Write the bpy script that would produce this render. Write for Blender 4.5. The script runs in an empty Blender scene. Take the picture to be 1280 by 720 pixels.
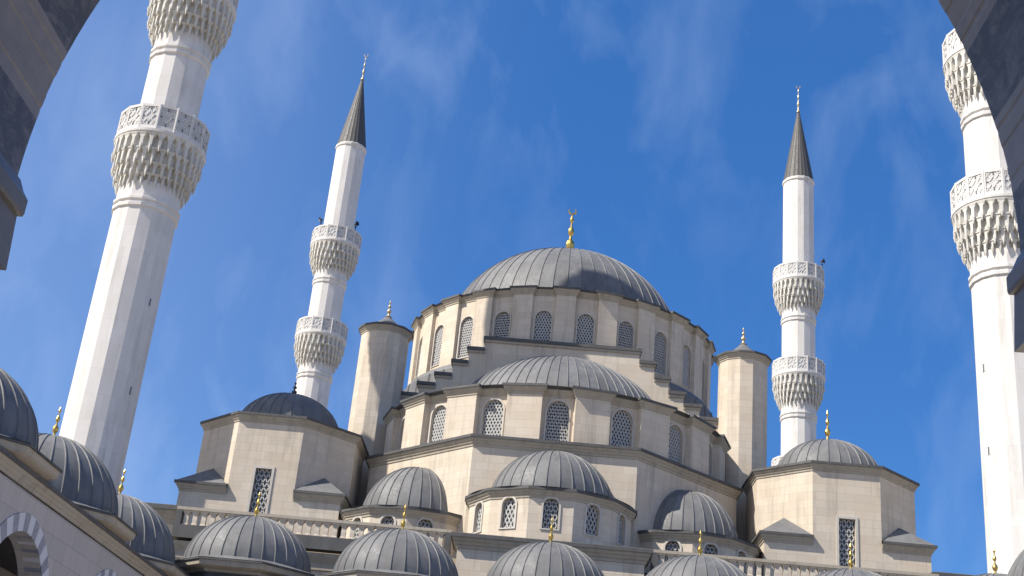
import bpy, math, random
from mathutils import Matrix, Vector
import mathutils
random.seed(4)
PI = math.pi
S = bpy.context.scene
COL = S.collection

# ------------------------------------------------------------------ camera
F, YAW, PITCH, ROLL = 1597.0, -0.04315, 0.4108, 0.0972
fw = Vector((math.sin(YAW)*math.cos(PITCH), math.cos(YAW)*math.cos(PITCH), math.sin(PITCH)))
r0 = Vector((math.cos(YAW), -math.sin(YAW), 0.0))
u0 = r0.cross(fw)
cr = r0*math.cos(ROLL) + u0*math.sin(ROLL)
cu = -r0*math.sin(ROLL) + u0*math.cos(ROLL)
cd = bpy.data.cameras.new("camera")
cam = bpy.data.objects.new("camera", cd)
COL.objects.link(cam)
cd.sensor_width = 36.0
cd.lens = 36.0*F/1280.0
cd.clip_start = 0.05
cd.clip_end = 6000.0
M = Matrix((cr, cu, -fw)).transposed().to_4x4()
M.translation = Vector((-0.278, 0.0, 0.0))
cam.matrix_world = M
S.camera = cam

# ------------------------------------------------------------------ light
SUN_AZ = math.radians(65.0)      # to the left of the facade's normal
SUN_EL = math.radians(48.0)
to_sun = Vector((-math.sin(SUN_AZ)*math.cos(SUN_EL), -math.cos(SUN_AZ)*math.cos(SUN_EL), math.sin(SUN_EL)))
sd = bpy.data.lights.new("sun", 'SUN')
sd.energy = 4.9
sd.angle = math.radians(0.5)
sd.color = (1.0, 0.94, 0.84)
so = bpy.data.objects.new("sun", sd)
COL.objects.link(so)
so.rotation_euler = to_sun.to_track_quat('Z', 'Y').to_euler()
so.location = (-60, -20, 90)

W = bpy.data.worlds.new("World")
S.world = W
W.use_nodes = True
nt = W.node_tree
nt.nodes.clear()
N = nt.nodes.new
L = nt.links.new
sky = N('ShaderNodeTexSky')
sky.sky_type = 'NISHITA'
sky.sun_disc = False
sky.sun_elevation = SUN_EL
sky.sun_rotation = math.atan2(to_sun.x, to_sun.y)
sky.altitude = 800
sky.air_density = 1.0
sky.dust_density = 0.3
sky.ozone_density = 4.0
hsv = N('ShaderNodeHueSaturation')
hsv.inputs['Hue'].default_value = 0.507
hsv.inputs['Saturation'].default_value = 1.30
hsv.inputs['Value'].default_value = 1.0
L(sky.outputs[0], hsv.inputs['Color'])
# thin cirrus, laid out on the sky's direction
tc = N('ShaderNodeTexCoord')
mp = N('ShaderNodeMapping')
mp.vector_type = 'POINT'
mp.inputs['Rotation'].default_value = (0.35, 0.5, 0.2)
mp.inputs['Scale'].default_value = (7.5, 6.0, 3.0)
L(tc.outputs['Generated'], mp.inputs['Vector'])
n1 = N('ShaderNodeTexNoise')
n1.inputs['Scale'].default_value = 2.0
n1.inputs['Detail'].default_value = 10.0
n1.inputs['Roughness'].default_value = 0.55
n1.inputs['Distortion'].default_value = 0.35
L(mp.outputs[0], n1.inputs['Vector'])
n2 = N('ShaderNodeTexNoise')
n2.inputs['Scale'].default_value = 2.6
n2.inputs['Detail'].default_value = 2.0
L(tc.outputs['Generated'], n2.inputs['Vector'])
r1 = N('ShaderNodeMapRange')
r1.inputs['From Min'].default_value = 0.46
r1.inputs['From Max'].default_value = 0.80
L(n1.outputs['Fac'], r1.inputs['Value'])
r2 = N('ShaderNodeMapRange')
r2.inputs['From Min'].default_value = 0.36
r2.inputs['From Max'].default_value = 0.66
L(n2.outputs['Fac'], r2.inputs['Value'])
mu = N('ShaderNodeMath'); mu.operation = 'MULTIPLY'
L(r1.outputs[0], mu.inputs[0]); L(r2.outputs[0], mu.inputs[1])
mu2 = N('ShaderNodeMath'); mu2.operation = 'MULTIPLY'
mu2.inputs[1].default_value = 0.19
L(mu.outputs[0], mu2.inputs[0])
mx = N('ShaderNodeMix'); mx.data_type = 'RGBA'
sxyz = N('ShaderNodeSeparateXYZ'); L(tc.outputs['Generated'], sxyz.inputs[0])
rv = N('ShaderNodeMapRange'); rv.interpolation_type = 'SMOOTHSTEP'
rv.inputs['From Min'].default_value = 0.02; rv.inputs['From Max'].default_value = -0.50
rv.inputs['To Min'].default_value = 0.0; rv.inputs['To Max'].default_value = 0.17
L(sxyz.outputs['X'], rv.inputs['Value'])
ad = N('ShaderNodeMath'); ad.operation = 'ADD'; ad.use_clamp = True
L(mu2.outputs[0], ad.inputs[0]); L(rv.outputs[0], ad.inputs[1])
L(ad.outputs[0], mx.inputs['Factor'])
evn = N('ShaderNodeMix'); evn.data_type = 'RGBA'
evn.inputs['Factor'].default_value = 0.5
L(hsv.outputs[0], evn.inputs['A'])
evn.inputs['B'].default_value = (0.42, 1.34, 3.75, 1)
L(evn.outputs['Result'], mx.inputs['A'])
mx.inputs['B'].default_value = (5.2, 6.2, 8.0, 1)
# warm glow added round the sun, behind the camera, to lift the fill
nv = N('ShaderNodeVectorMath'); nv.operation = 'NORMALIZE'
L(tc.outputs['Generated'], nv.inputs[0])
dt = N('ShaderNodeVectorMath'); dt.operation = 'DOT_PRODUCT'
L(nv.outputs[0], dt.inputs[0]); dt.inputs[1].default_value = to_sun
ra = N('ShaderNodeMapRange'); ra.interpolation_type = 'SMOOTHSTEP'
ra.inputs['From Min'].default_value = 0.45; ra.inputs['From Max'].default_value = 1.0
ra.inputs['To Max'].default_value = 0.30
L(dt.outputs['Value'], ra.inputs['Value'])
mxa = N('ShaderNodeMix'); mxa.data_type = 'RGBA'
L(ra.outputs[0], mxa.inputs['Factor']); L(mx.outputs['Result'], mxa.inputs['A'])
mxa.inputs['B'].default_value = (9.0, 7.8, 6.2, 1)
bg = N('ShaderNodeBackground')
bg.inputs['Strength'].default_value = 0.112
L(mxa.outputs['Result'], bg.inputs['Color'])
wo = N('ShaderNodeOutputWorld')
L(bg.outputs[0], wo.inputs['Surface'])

S.render.engine = 'CYCLES'
S.view_settings.view_transform = 'Standard'
S.view_settings.look = 'None'
S.view_settings.exposure = 0.50
S.view_settings.gamma = 1.0
S.view_settings.use_curve_mapping = False
S.cycles.max_bounces = 6

# ------------------------------------------------------------------ materials
def new_mat(name):
    m = bpy.data.materials.new(name)
    m.use_nodes = True
    t = m.node_tree
    b = t.nodes['Principled BSDF']
    return m, t, b

def noise(t, scale, detail=4, rough=0.55, vec=None, dist=0.0):
    n = t.nodes.new('ShaderNodeTexNoise')
    n.inputs['Scale'].default_value = scale
    n.inputs['Detail'].default_value = detail
    n.inputs['Roughness'].default_value = rough
    n.inputs['Distortion'].default_value = dist
    if vec is not None: t.links.new(vec, n.inputs['Vector'])
    return n.outputs['Fac']

def rng(t, src, a, b, c=0.0, d=1.0):
    n = t.nodes.new('ShaderNodeMapRange')
    n.inputs['From Min'].default_value = a
    n.inputs['From Max'].default_value = b
    n.inputs['To Min'].default_value = c
    n.inputs['To Max'].default_value = d
    t.links.new(src, n.inputs['Value'])
    return n.outputs[0]

def mixc(t, fac, a, b, mode='MIX'):
    n = t.nodes.new('ShaderNodeMix')
    n.data_type = 'RGBA'; n.blend_type = mode
    for s, v in (('Factor', fac), ('A', a), ('B', b)):
        if isinstance(v, (int, float)): n.inputs[s].default_value = v
        elif isinstance(v, tuple): n.inputs[s].default_value = (*v, 1)
        else: t.links.new(v, n.inputs[s])
    return n.outputs['Result']

def stretched(t, scale, out='Object'):
    c = t.nodes.new('ShaderNodeTexCoord')
    m = t.nodes.new('ShaderNodeMapping')
    m.inputs['Scale'].default_value = scale
    t.links.new(c.outputs[out], m.inputs['Vector'])
    return m.outputs[0]

def bump(t, b, h, strength, dist=0.02):
    n = t.nodes.new('ShaderNodeBump')
    n.inputs['Strength'].default_value = strength
    n.inputs['Distance'].default_value = dist
    t.links.new(h, n.inputs['Height'])
    t.links.new(n.outputs[0], b.inputs['Normal'])

def stone(name, c1, c2, mortar, bw=1.0, bh=0.42, tan=(0.50, 0.36, 0.22), tan_amt=0.5, grime=0.45, msize=0.012):
    m, t, b = new_mat(name)
    uv = t.nodes.new('ShaderNodeUVMap'); uv.uv_map = 'uv'
    br = t.nodes.new('ShaderNodeTexBrick')
    br.inputs['Scale'].default_value = 1.0
    br.inputs['Brick Width'].default_value = bw
    br.inputs['Row Height'].default_value = bh
    br.inputs['Mortar Size'].default_value = msize
    br.inputs['Mortar Smooth'].default_value = 0.3
    br.inputs['Bias'].default_value = 0.0
    br.inputs['Color1'].default_value = (*c1, 1)
    br.inputs['Color2'].default_value = (*c2, 1)
    br.inputs['Mortar'].default_value = (*mortar, 1)
    t.links.new(uv.outputs[0], br.inputs['Vector'])
    col = br.outputs['Color']
    v1 = stretched(t, (0.35, 0.35, 0.35))
    col = mixc(t, rng(t, noise(t, 1.6, 6, 0.6, v1), 0.38, 0.72, 0, tan_amt), col, tan)
    v2 = stretched(t, (1.6, 1.6, 0.16))
    col = mixc(t, rng(t, noise(t, 1.5, 5, 0.6, v2, 0.4), 0.52, 0.78, 0, grime), col, (0.17, 0.15, 0.125))
    v3 = stretched(t, (9, 9, 9))
    col = mixc(t, rng(t, noise(t, 1.0, 5, 0.7, v3), 0.35, 0.75, 0, 0.10), col, (0.62, 0.58, 0.52))
    t.links.new(col, b.inputs['Base Color'])
    b.inputs['Roughness'].default_value = 0.8
    b.inputs['Specular IOR Level'].default_value = 0.25
    bump(t, b, br.outputs['Fac'], -0.25, 0.015)
    return m

STONE = stone('limestone_cladding', (0.65, 0.57, 0.465), (0.57, 0.495, 0.40), (0.49, 0.42, 0.335), tan_amt=0.5, grime=0.5, tan=(0.54, 0.42, 0.29))
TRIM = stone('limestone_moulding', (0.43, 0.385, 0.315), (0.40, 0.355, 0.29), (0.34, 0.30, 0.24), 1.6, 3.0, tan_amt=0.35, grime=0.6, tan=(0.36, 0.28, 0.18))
WINGSTONE = stone('arcade_cladding', (0.50, 0.46, 0.43), (0.45, 0.42, 0.40), (0.33, 0.30, 0.28), 1.25, 0.62, tan_amt=0.2, grime=0.25, tan=(0.46, 0.40, 0.33))
MARBLE = stone('white_marble', (0.74, 0.71, 0.675), (0.66, 0.635, 0.605), (0.62, 0.60, 0.57), 2.6, 1.45, tan_amt=0.5, grime=0.34, tan=(0.60, 0.565, 0.51), msize=0.012)
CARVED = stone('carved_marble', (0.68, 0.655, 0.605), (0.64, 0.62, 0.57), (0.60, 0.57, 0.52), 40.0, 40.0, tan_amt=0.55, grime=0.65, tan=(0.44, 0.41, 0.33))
PANEL = stone('carved_panel', (0.60, 0.60, 0.59), (0.57, 0.57, 0.56), (0.45, 0.45, 0.44), 40.0, 40.0, tan_amt=0.5, grime=0.5, tan=(0.32, 0.32, 0.32))
PLASTER = stone('window_plaster', (0.55, 0.515, 0.465), (0.53, 0.495, 0.445), (0.5, 0.48, 0.45), 40.0, 40.0, tan_amt=0.2, grime=0.2)

def lead(name, base, dark, light, metal=0.0, rough=0.62):
    m, t, b = new_mat(name)
    v = stretched(t, (0.8, 0.8, 0.35))
    col = mixc(t, rng(t, noise(t, 1.3, 6, 0.65, v, 0.5), 0.35, 0.7), base, light)
    v2 = stretched(t, (3.0, 3.0, 0.5))
    col = mixc(t, rng(t, noise(t, 1.2, 5, 0.6, v2), 0.5, 0.78, 0, 0.6), col, dark)
    at = t.nodes.new('ShaderNodeAttribute'); at.attribute_name = 'tone'
    col = mixc(t, 1.0, col, rng(t, at.outputs['Fac'], -1.0, 1.0, 0.72, 1.28), 'MULTIPLY')
    t.links.new(col, b.inputs['Base Color'])
    b.inputs['Metallic'].default_value = metal
    v3 = stretched(t, (6, 6, 6))
    nz = noise(t, 1.0, 4, 0.6, v3)
    t.links.new(rng(t, nz, 0.3, 0.7, rough-0.08, rough+0.1), b.inputs['Roughness'])
    bump(t, b, nz, 0.15, 0.03)
    return m
LEAD = lead('weathered_lead', (0.122, 0.122, 0.123), (0.068, 0.069, 0.074), (0.172, 0.171, 0.170))
LEADDK = lead('dark_lead', (0.075, 0.074, 0.073), (0.04, 0.04, 0.042), (0.11, 0.108, 0.105), 0.0, 0.7)
SPIRE = lead('spire_lead', (0.075, 0.07, 0.066), (0.045, 0.045, 0.048), (0.095, 0.09, 0.085), 0.0, 0.6)

def simple(name, col, rough=0.5, metal=0.0, var=0.15, sc=3.0):
    m, t, b = new_mat(name)
    v = stretched(t, (sc, sc, sc))
    c2 = tuple(x*(1-var) for x in col)
    t.links.new(mixc(t, noise(t, 1.0, 5, 0.6, v), col, c2), b.inputs['Base Color'])
    b.inputs['Roughness'].default_value = rough
    b.inputs['Metallic'].default_value = metal
    return m
GOLD = simple('gilded_metal', (0.85, 0.58, 0.17), 0.32, 1.0, 0.35, 5.0)
PALEGOLD = simple('worn_gilding', (0.62, 0.52, 0.33), 0.42, 0.7, 0.35, 5.0)
GLASS = simple('window_glass', (0.17, 0.175, 0.18), 0.35, 0.0, 0.3)
LATTICE = simple('plaster_lattice', (0.52, 0.515, 0.50), 0.75, 0.0, 0.2, 6.0)
BLACK = simple('black_plastic', (0.03, 0.03, 0.035), 0.45)
GROUND = simple('ground_earth', (0.36, 0.31, 0.24), 0.9, 0.0, 0.3, 0.3)
PAVING = stone('courtyard_paving', (0.62, 0.565, 0.49), (0.58, 0.53, 0.46), (0.34, 0.32, 0.3), 1.0, 1.0, tan_amt=0.2, grime=0.2)

def veined(name, base, vein, sc, lo=0.45, hi=0.62, rough=0.35):
    m, t, b = new_mat(name)
    v = stretched(t, (sc, sc*0.55, sc))
    f1 = noise(t, 1.0, 8, 0.7, v, 1.8)
    col = mixc(t, rng(t, f1, lo, hi), base, vein)
    v2 = stretched(t, (sc*5, sc*5, sc*5))
    col = mixc(t, rng(t, noise(t, 1.0, 5, 0.7, v2), 0.4, 0.75, 0, 0.5), col, tuple(x*0.6 for x in base))
    t.links.new(col, b.inputs['Base Color'])
    b.inputs['Roughness'].default_value = rough
    return m
DARKMARBLE = veined('dark_speckled_marble', (0.085, 0.077, 0.073), (0.24, 0.22, 0.205), 5.5)
IMPOST = veined('grey_impost_stone', (0.23, 0.21, 0.195), (0.17, 0.155, 0.145), 2.4, 0.42, 0.7)
GREYMARBLE = veined('pale_grey_marble', (0.40, 0.365, 0.335), (0.30, 0.275, 0.255), 1.6, 0.42, 0.7)
VOUSWHITE = simple('white_voussoir', (0.68, 0.68, 0.70), 0.6, 0.0, 0.12)
VOUSGREY = veined('blue_grey_voussoir', (0.27, 0.28, 0.33), (0.38, 0.39, 0.43), 2.2)

# ------------------------------------------------------------------ mesh tools
WM = {}                     # world matrix of every object made here

class MB:
    def __init__(s): s.v = []; s.f = []; s.m = []
    def add(s, vs, fs, mi=0):
        o = len(s.v)
        s.v += [tuple(p) for p in vs]
        for f in fs:
            s.f.append([o+i for i in f]); s.m.append(mi)
    def quad(s, a, b, c, d, mi=0): s.add([a, b, c, d], [(0, 1, 2, 3)], mi)
    def tri(s, a, b, c, mi=0): s.add([a, b, c], [(0, 1, 2)], mi)
    def box(s, x0, x1, y0, y1, z0, z1, mi=0):
        vs = [(x0,y0,z0),(x1,y0,z0),(x1,y1,z0),(x0,y1,z0),(x0,y0,z1),(x1,y0,z1),(x1,y1,z1),(x0,y1,z1)]
        s.add(vs, [(3,2,1,0),(4,5,6,7),(0,1,5,4),(1,2,6,5),(2,3,7,6),(3,0,4,7)], mi)
    def loft(s, rings, mi=0, closed=True, cap0=False, cap1=False):
        n = len(rings[0]); o = len(s.v)
        for r in rings: s.v += [tuple(p) for p in r]
        for k in range(len(rings)-1):
            for i in range(n if closed else n-1):
                j = (i+1) % n
                s.f.append([o+k*n+i, o+k*n+j, o+(k+1)*n+j, o+(k+1)*n+i]); s.m.append(mi)
        if cap0: s.f.append([o+i for i in range(n)][::-1]); s.m.append(mi)
        if cap1: s.f.append([o+(len(rings)-1)*n+i for i in range(n)]); s.m.append(mi)
    def lathe(s, prof, n=16, c=(0, 0), mi=0, rot=0.0):
        rings = [[(c[0]+r*math.sin(2*PI*i/n+rot), c[1]-r*math.cos(2*PI*i/n+rot), z) for i in range(n)] for r, z in prof]
        s.loft(rings, mi, True, prof[0][0] > 1e-4, prof[-1][0] > 1e-4)
    def bar(s, a, b, w, h=None, mi=0):
        a = Vector(a); b = Vector(b); h = h or w
        d = (b-a).normalized()
        up = Vector((0, 1, 0)) if abs(d.y) < 0.9 else Vector((0, 0, 1))
        x = d.cross(up).normalized()*w/2; y = d.cross(x).normalized()*h/2
        r = lambda p: [p-x-y, p+x-y, p+x+y, p-x+y]
        s.loft([r(a), r(b)], mi, True, True, True)

def build(name, mb, mats, parent=None, mat=None, smooth=None, label=None):
    me = bpy.data.meshes.new(name)
    me.from_pydata(mb.v, [], mb.f)
    if not isinstance(mats, (list, tuple)): mats = [mats]
    for m_ in mats: me.materials.append(m_)
    me.polygons.foreach_set('material_index', mb.m)
    me.update()
    uvl = me.uv_layers.new(name='uv')
    for p in me.polygons:
        n = p.normal
        if abs(n.z) < 0.75:
            l = math.hypot(n.x, n.y)
            tx, ty = -n.y/l, n.x/l
            sv = 1.0/max(0.2, l)
            for li in p.loop_indices:
                co = me.vertices[me.loops[li].vertex_index].co
                uvl.data[li].uv = (co.x*tx+co.y*ty, co.z*sv)
        else:
            for li in p.loop_indices:
                co = me.vertices[me.loops[li].vertex_index].co
                uvl.data[li].uv = (co.x, co.y)
    if hasattr(mb, 'tone'):
        at = me.attributes.new('tone', 'FLOAT', 'FACE')
        at.data.foreach_set('value', (mb.tone+[0.0]*len(me.polygons))[:len(me.polygons)])
    if smooth is not None:
        me.polygons.foreach_set('use_smooth', [True]*len(me.polygons))
        me.set_sharp_from_angle(angle=math.radians(smooth))
    o = bpy.data.objects.new(name, me)
    COL.objects.link(o)
    place(o, parent, mat or Matrix.Identity(4))
    if label: o['label'] = label
    return o

def place(o, parent, world):
    WM[o.name] = world
    if parent is not None:
        o.parent = parent
        o.matrix_basis = WM[parent.name].inverted() @ world
    else:
        o.matrix_basis = world

def T(x, y, z, rz=0.0): return Matrix.Translation((x, y, z)) @ Matrix.Rotation(rz, 4, 'Z')

def thing(name, label, cat, loc, group=None):
    o = bpy.data.objects.new(name, None)
    o.empty_display_size = 0.5
    COL.objects.link(o)
    place(o, None, Matrix.Translation(loc))
    o['label'] = label; o['category'] = cat
    if group: o['group'] = group
    return o

def dup(src, parent, world):
    c = src.copy()
    COL.objects.link(c)
    place(c, parent, world)
    return c

def dup_tree(src, parent, world):
    rel = world @ WM[src.name].inverted()
    c = dup(src, parent, world)
    for ch in list(src.children): dup_tree(ch, c, rel @ WM[ch.name])
    return c

def structure(o):
    o['kind'] = 'structure'
    return o

# --- plan polygons run counter-clockwise seen from above: outward is to the right of travel
def ngon(cx, cy, r, n, rot=0.0):
    return [(cx+r*math.sin(2*PI*i/n+rot), cy-r*math.cos(2*PI*i/n+rot)) for i in range(n)]

def offset(pts, d, closed=True):
    out = []; n = len(pts)
    for i in range(n):
        p = Vector(pts[i])
        a = Vector(pts[(i-1) % n]) if (closed or i > 0) else None
        b = Vector(pts[(i+1) % n]) if (closed or i < n-1) else None
        ns = []
        if a is not None: e = (p-a).normalized(); ns.append(Vector((e.y, -e.x)))
        if b is not None: e = (b-p).normalized(); ns.append(Vector((e.y, -e.x)))
        if len(ns) == 1: q = p+ns[0]*d
        else:
            m = ns[0]+ns[1]; q = p + m*(d/max(0.35, 1+ns[0].dot(ns[1])))
        out.append((q.x, q.y))
    return out

def sweep(mb, pts, prof, closed=True, mi=0):
    rings = [[(x, y, z) for x, y in offset(pts, d, closed)] for d, z in prof]
    n = len(pts); o = len(mb.v)
    mb.loft(rings, mi, closed)

CORNICE = [(0.0, -0.62), (0.06, -0.60), (0.08, -0.44), (0.16, -0.38), (0.20, -0.26), (0.30, -0.18), (0.34, -0.06), (0.34, 0.0)]
def cornice(mb, pts, z, closed=True, k=1.0, mi=0, lip=None):
    sweep(mb, pts, [(d*k, z+h*k) for d, h in CORNICE], closed, mi)
    if lip is not None:   # lead drip edge above it
        sweep(mb, pts, [(0.34*k, z), (0.44*k, z-0.01*k), (0.44*k, z+0.20*k), (0.05*k, z+0.31*k), (-0.1, z+0.33*k)], closed, lip)

def arch_outline(hw, z0, zs, rise, n=7):
    """left foot, up, over, right foot; rise = height of the arch above its springing"""
    pts = [(-hw, z0), (-hw, zs)]
    if rise > 0:
        if rise <= hw*1.001:
            for i in range(1, 2*n):
                a = PI*i/(2*n); pts.append((-hw*math.cos(a), zs+rise*math.sin(a)))
        else:
            # pointed: circle through the foot with centre beyond the axis
            c = (rise*rise-hw*hw)/(2*hw); R = hw+c
            am = math.acos(c/R)
            for i in range(1, n+1): a = am*i/n; pts.append((c-R*math.cos(a), zs+R*math.sin(a)))
            for i in range(n-1, 0, -1): a = am*i/n; pts.append((-c+R*math.cos(a), zs+R*math.sin(a)))
    pts += [(hw, zs), (hw, z0)]
    return pts

def wall_panel(mb, p0, p1, zb, zt, hole=None, u0=None, depth=0.3, mi=0, rmi=0):
    """flat wall from p0 to p1 (outward on the right), with one arched hole and its reveal"""
    a = Vector((*p0, 0)); b = Vector((*p1, 0)); d = (b-a); ln = d.length; d.normalize()
    n = Vector((d.y, -d.x, 0))
    P = lambda u, z, dp=0.0: tuple(a + d*u + Vector((0, 0, z)) - n*dp)
    if hole is None:
        mb.quad(P(0, zb), P(ln, zb), P(ln, zt), P(0, zt), mi); return
    uc = ln/2 if u0 is None else u0
    pts = [(uc+u, z) for u, z in hole]
    k = len(pts)
    # strips: left block, right block, below, above (fan)
    x0, x1 = pts[0][0], pts[-1][0]; zs = pts[0][1]
    zl = pts[1][1]
    mb.quad(P(0, zb), P(x0, zb), P(x0, zt), P(0, zt), mi)
    mb.quad(P(x1, zb), P(ln, zb), P(ln, zt), P(x1, zt), mi)
    if zs > zb+1e-4: mb.quad(P(x0, zb), P(x1, zb), P(x1, zs), P(x0, zs), mi)
    for i in range(1, k-2):
        (ua, za), (ub, zb_) = pts[i], pts[i+1]
        mb.quad(P(ua, za), P(ub, zb_), P(ub, zt), P(ua, zt), mi)
    for i in range(k):
        (ua, za), (ub, zb_) = pts[i], pts[(i+1) % k]
        if i == k-1 and zs <= zb+1e-4: continue
        mb.quad(P(ub, zb_), P(ua, za), P(ua, za, depth), P(ub, zb_, depth), rmi)

def inside(u, z, hw, z0, zs, rise):
    if abs(u) > hw or z < z0: return False
    if z <= zs: return True
    if rise <= 0: return False
    if rise <= hw*1.001: return (u/hw)**2 + ((z-zs)/rise)**2 <= 1
    c = (rise*rise-hw*hw)/(2*hw); R = hw+c
    return (abs(u)+c)**2 + (z-zs)**2 <= R*R

def window_mesh(hw, h, rise, pitch, glassdepth=0.3, border=0.13, barw=0.055, transom=None):
    """arched window, origin at the sill centre on the wall face; -Y is outward. materials: plaster, glass, lattice"""
    mb = MB()
    zs = h-rise
    ol = arch_outline(hw, 0.0, zs, rise)
    # raised surround
    if border > 0:
        oo = arch_outline(hw+border, -border*0.6, zs, rise+border if rise > 0 else 0)
        if rise <= 0: oo = [(-hw-border, -border*0.6), (-hw-border, zs+border), (hw+border, zs+border), (hw+border, -border*0.6)]
        k = len(ol)
        for i in range(k):
            j = (i+1) % k
            a, b, c, d = ol[i], ol[j], oo[j], oo[i]
            q = lambda p, y: (p[0], y, p[1])
            mb.quad(q(d, -0.05), q(c, -0.05), q(b, -0.05), q(a, -0.05), 0)
            mb.quad(q(d, 0.0), q(c, 0.0), q(c, -0.05), q(d, -0.05), 0)
            mb.quad(q(a, -0.05), q(b, -0.05), q(b, 0.03), q(a, 0.03), 0)
    # glass
    o = len(mb.v)
    mb.v += [(u, glassdepth, z) for u, z in ol]
    mb.f.append(list(range(o, o+len(ol)))[::-1]); mb.m.append(1)
    # lattice: diamond net of short bars just before the glass
    y = glassdepth-0.08
    seg = pitch
    dz = pitch*0.95
    nu = int(2*hw/pitch)+4; nz = int(h/dz)+3
    for i in range(-nu, nu+1):
        for k in range(-1, nz):
            for sgn in (-1, 1):
                ua = i*pitch + (0.5*pitch if k % 2 else 0); za = k*dz
                ub = ua+sgn*0.5*pitch; zb = za+dz
                um, zm = (ua+ub)/2, (za+zb)/2
                if inside(um, zm, hw, 0, zs, rise):
                    mb.bar((ua, y, za), (ub, y, zb), barw, 0.06, 2)
    if transom:
        mb.bar((-hw, y-0.05, transom), (hw, y-0.05, transom), 0.13, 0.12, 0)
    return mb

def dome_mesh(a, h, z0, nribs, c=(0, 0), half=False, rows=16, rib_w=0.075, rib_h=0.045, mi=0, a0=0.0):
    mb = MB()
    span = PI if half else 2*PI
    start = -PI/2 if half else a0
    rings = []
    for k in range(rows+1):
        el = (PI/2*0.985)*(k/rows)
        r = a*math.cos(el); z = z0+h*math.sin(el)
        nr = Vector((math.cos(el)/a, math.sin(el)/h)).normalized()
        ring = []
        step = span/nribs
        dl = min(rib_w/(2*max(r, 1e-3)), step*0.3)
        rh = rib_h*min(1.0, r/(0.35*a))
        for i in range(nribs + (1 if half else 0)):
            c0 = start+i*step
            for q, up in ((-1.0, 0), (-0.45, 1), (0.45, 1), (1.0, 0)):
                t = c0+q*dl
                if half: t = max(-PI/2, min(PI/2, t))
                rr = r+nr.x*rh*up; zz = z+nr.y*rh*up
                ring.append((c[0]+rr*math.sin(t), c[1]-rr*math.cos(t), zz))
        rings.append(ring)
    mb.loft(rings, mi, not half, False, not half)
    rs = random.Random(int(a*1000)+nribs)
    n_ = len(rings[0]); tones = {}
    mb.tone = []
    for k in range(rows):
        for i in range(n_ if not half else n_-1):
            sec = i//4
            if i % 4 != 3: mb.tone.append(-0.12); continue
            band = (k*(3 if a < 5 else 5)//rows + (sec % 2)) 
            key = (sec, (k+(sec*3) % 5)//max(3, rows//(3 if a < 5 else 5)))
            if key not in tones: tones[key] = rs.uniform(-0.42, 0.42)
            mb.tone.append(tones[key])
    if half:
        top = (c[0], c[1], z0+h*1.0); n = len(rings[-1]); 
        for i in range(n-1): mb.tri(rings[-1][i], rings[-1][i+1], top, mi)
    return mb

FINIAL = [(0.30, 0.0), (0.24, 0.06), (0.11, 0.16), (0.08, 0.30), (0.17, 0.38), (0.20, 0.47), (0.17, 0.56), (0.07, 0.64), (0.05, 0.74),
          (0.13, 0.82), (0.14, 0.88), (0.11, 0.95), (0.045, 1.02), (0.035, 1.12), (0.08, 1.18), (0.09, 1.23), (0.06, 1.29), (0.02, 1.36), (0.0, 1.42)]
def finial_mesh(h, w=1.0, crescent=False):
    mb = MB()
    hh = h*(0.90 if crescent else 1.0)
    mb.lathe([(max(r*w, 0.0), z*hh/1.42) for r, z in FINIAL], 14)
    if crescent:
        R = h*0.06; zc = hh+R*0.8
        n = 18; rings = []
        for i in range(n+1):
            t = math.radians(-90-142+284*i/n)
            w_ = 0.032*h*math.sin(PI*i/n)**0.7+0.004
            cx, cz = R*math.cos(t), R*math.sin(t)
            ring = []
            for q in range(6):
                b = 2*PI*q/6
                ring.append(((R+w_*0.55*math.cos(b))*math.cos(t), w_*0.5*math.sin(b), zc+(R+w_*0.55*math.cos(b))*math.sin(t)))
            rings.append(ring)
        mb.loft(rings, 0, True, True, True)
    return mb

# ------------------------------------------------------------------ setting: ground
g = MB(); g.quad((-2500, -2500, -1.7), (2500, -2500, -1.7), (2500, 2500, -1.7), (-2500, 2500, -1.7))
structure(build('ground', g, GROUND))
g = MB(); g.quad((-22, -4, -1.696), (22, -4, -1.696), (22, 61, -1.696), (-22, 61, -1.696))
structure(build('courtyard', g, PAVING))

# ------------------------------------------------------------------ the mosque
MQ = thing('mosque', 'domed limestone prayer hall with lead roofs rising in tiers behind the courtyard', 'mosque', (0, 84, -1.7))
YC = 84.0          # centre of the great dome
YW = 72.8          # face of the stepped wall

# great dome
dm = dome_mesh(8.4, 7.6, 31.55, 54, (0, YC), rows=20)
# sloping lead ring down to the eave
rg = []
for r, z in ((10.5, 32.33), (8.35, 32.2), (8.35, 31.5)):
    rg.append([(r*math.sin(2*PI*i/96), YC-r*math.cos(2*PI*i/96), z) for i in range(96)])
dm.loft(rg, 0)
DOME = build('main_dome', dm, LEAD, MQ, smooth=28)
build('finial', finial_mesh(4.3, 1.7, True), GOLD, DOME, T(0, YC, 39.1))

def drum_plan(c, r_in, r_out, nb, niche, a0, a1):
    """bays between angles a0..a1: niche centred on each bay, buttress between"""
    pts = []; step = (a1-a0)/nb; tag = []
    hn = math.asin(niche/2/r_in)
    for i in range(nb):
        m = a0+step*(i+0.5)
        pin = lambda t: (c[0]+r_in*math.sin(t), c[1]-r_in*math.cos(t))
        def pout(t, ref):   # buttress flank runs square to the niche
            p = pin(t); nx, ny = math.sin(ref), -math.cos(ref)
            return (p[0]+nx*(r_out-r_in), p[1]+ny*(r_out-r_in))
        pts += [pout(m-hn, m-step/2*0.9), pin(m-hn), pin(m+hn), pout(m+hn, m+step/2*0.9)]
        tag += [None, m, None, 'b']
    return pts, tag

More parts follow.
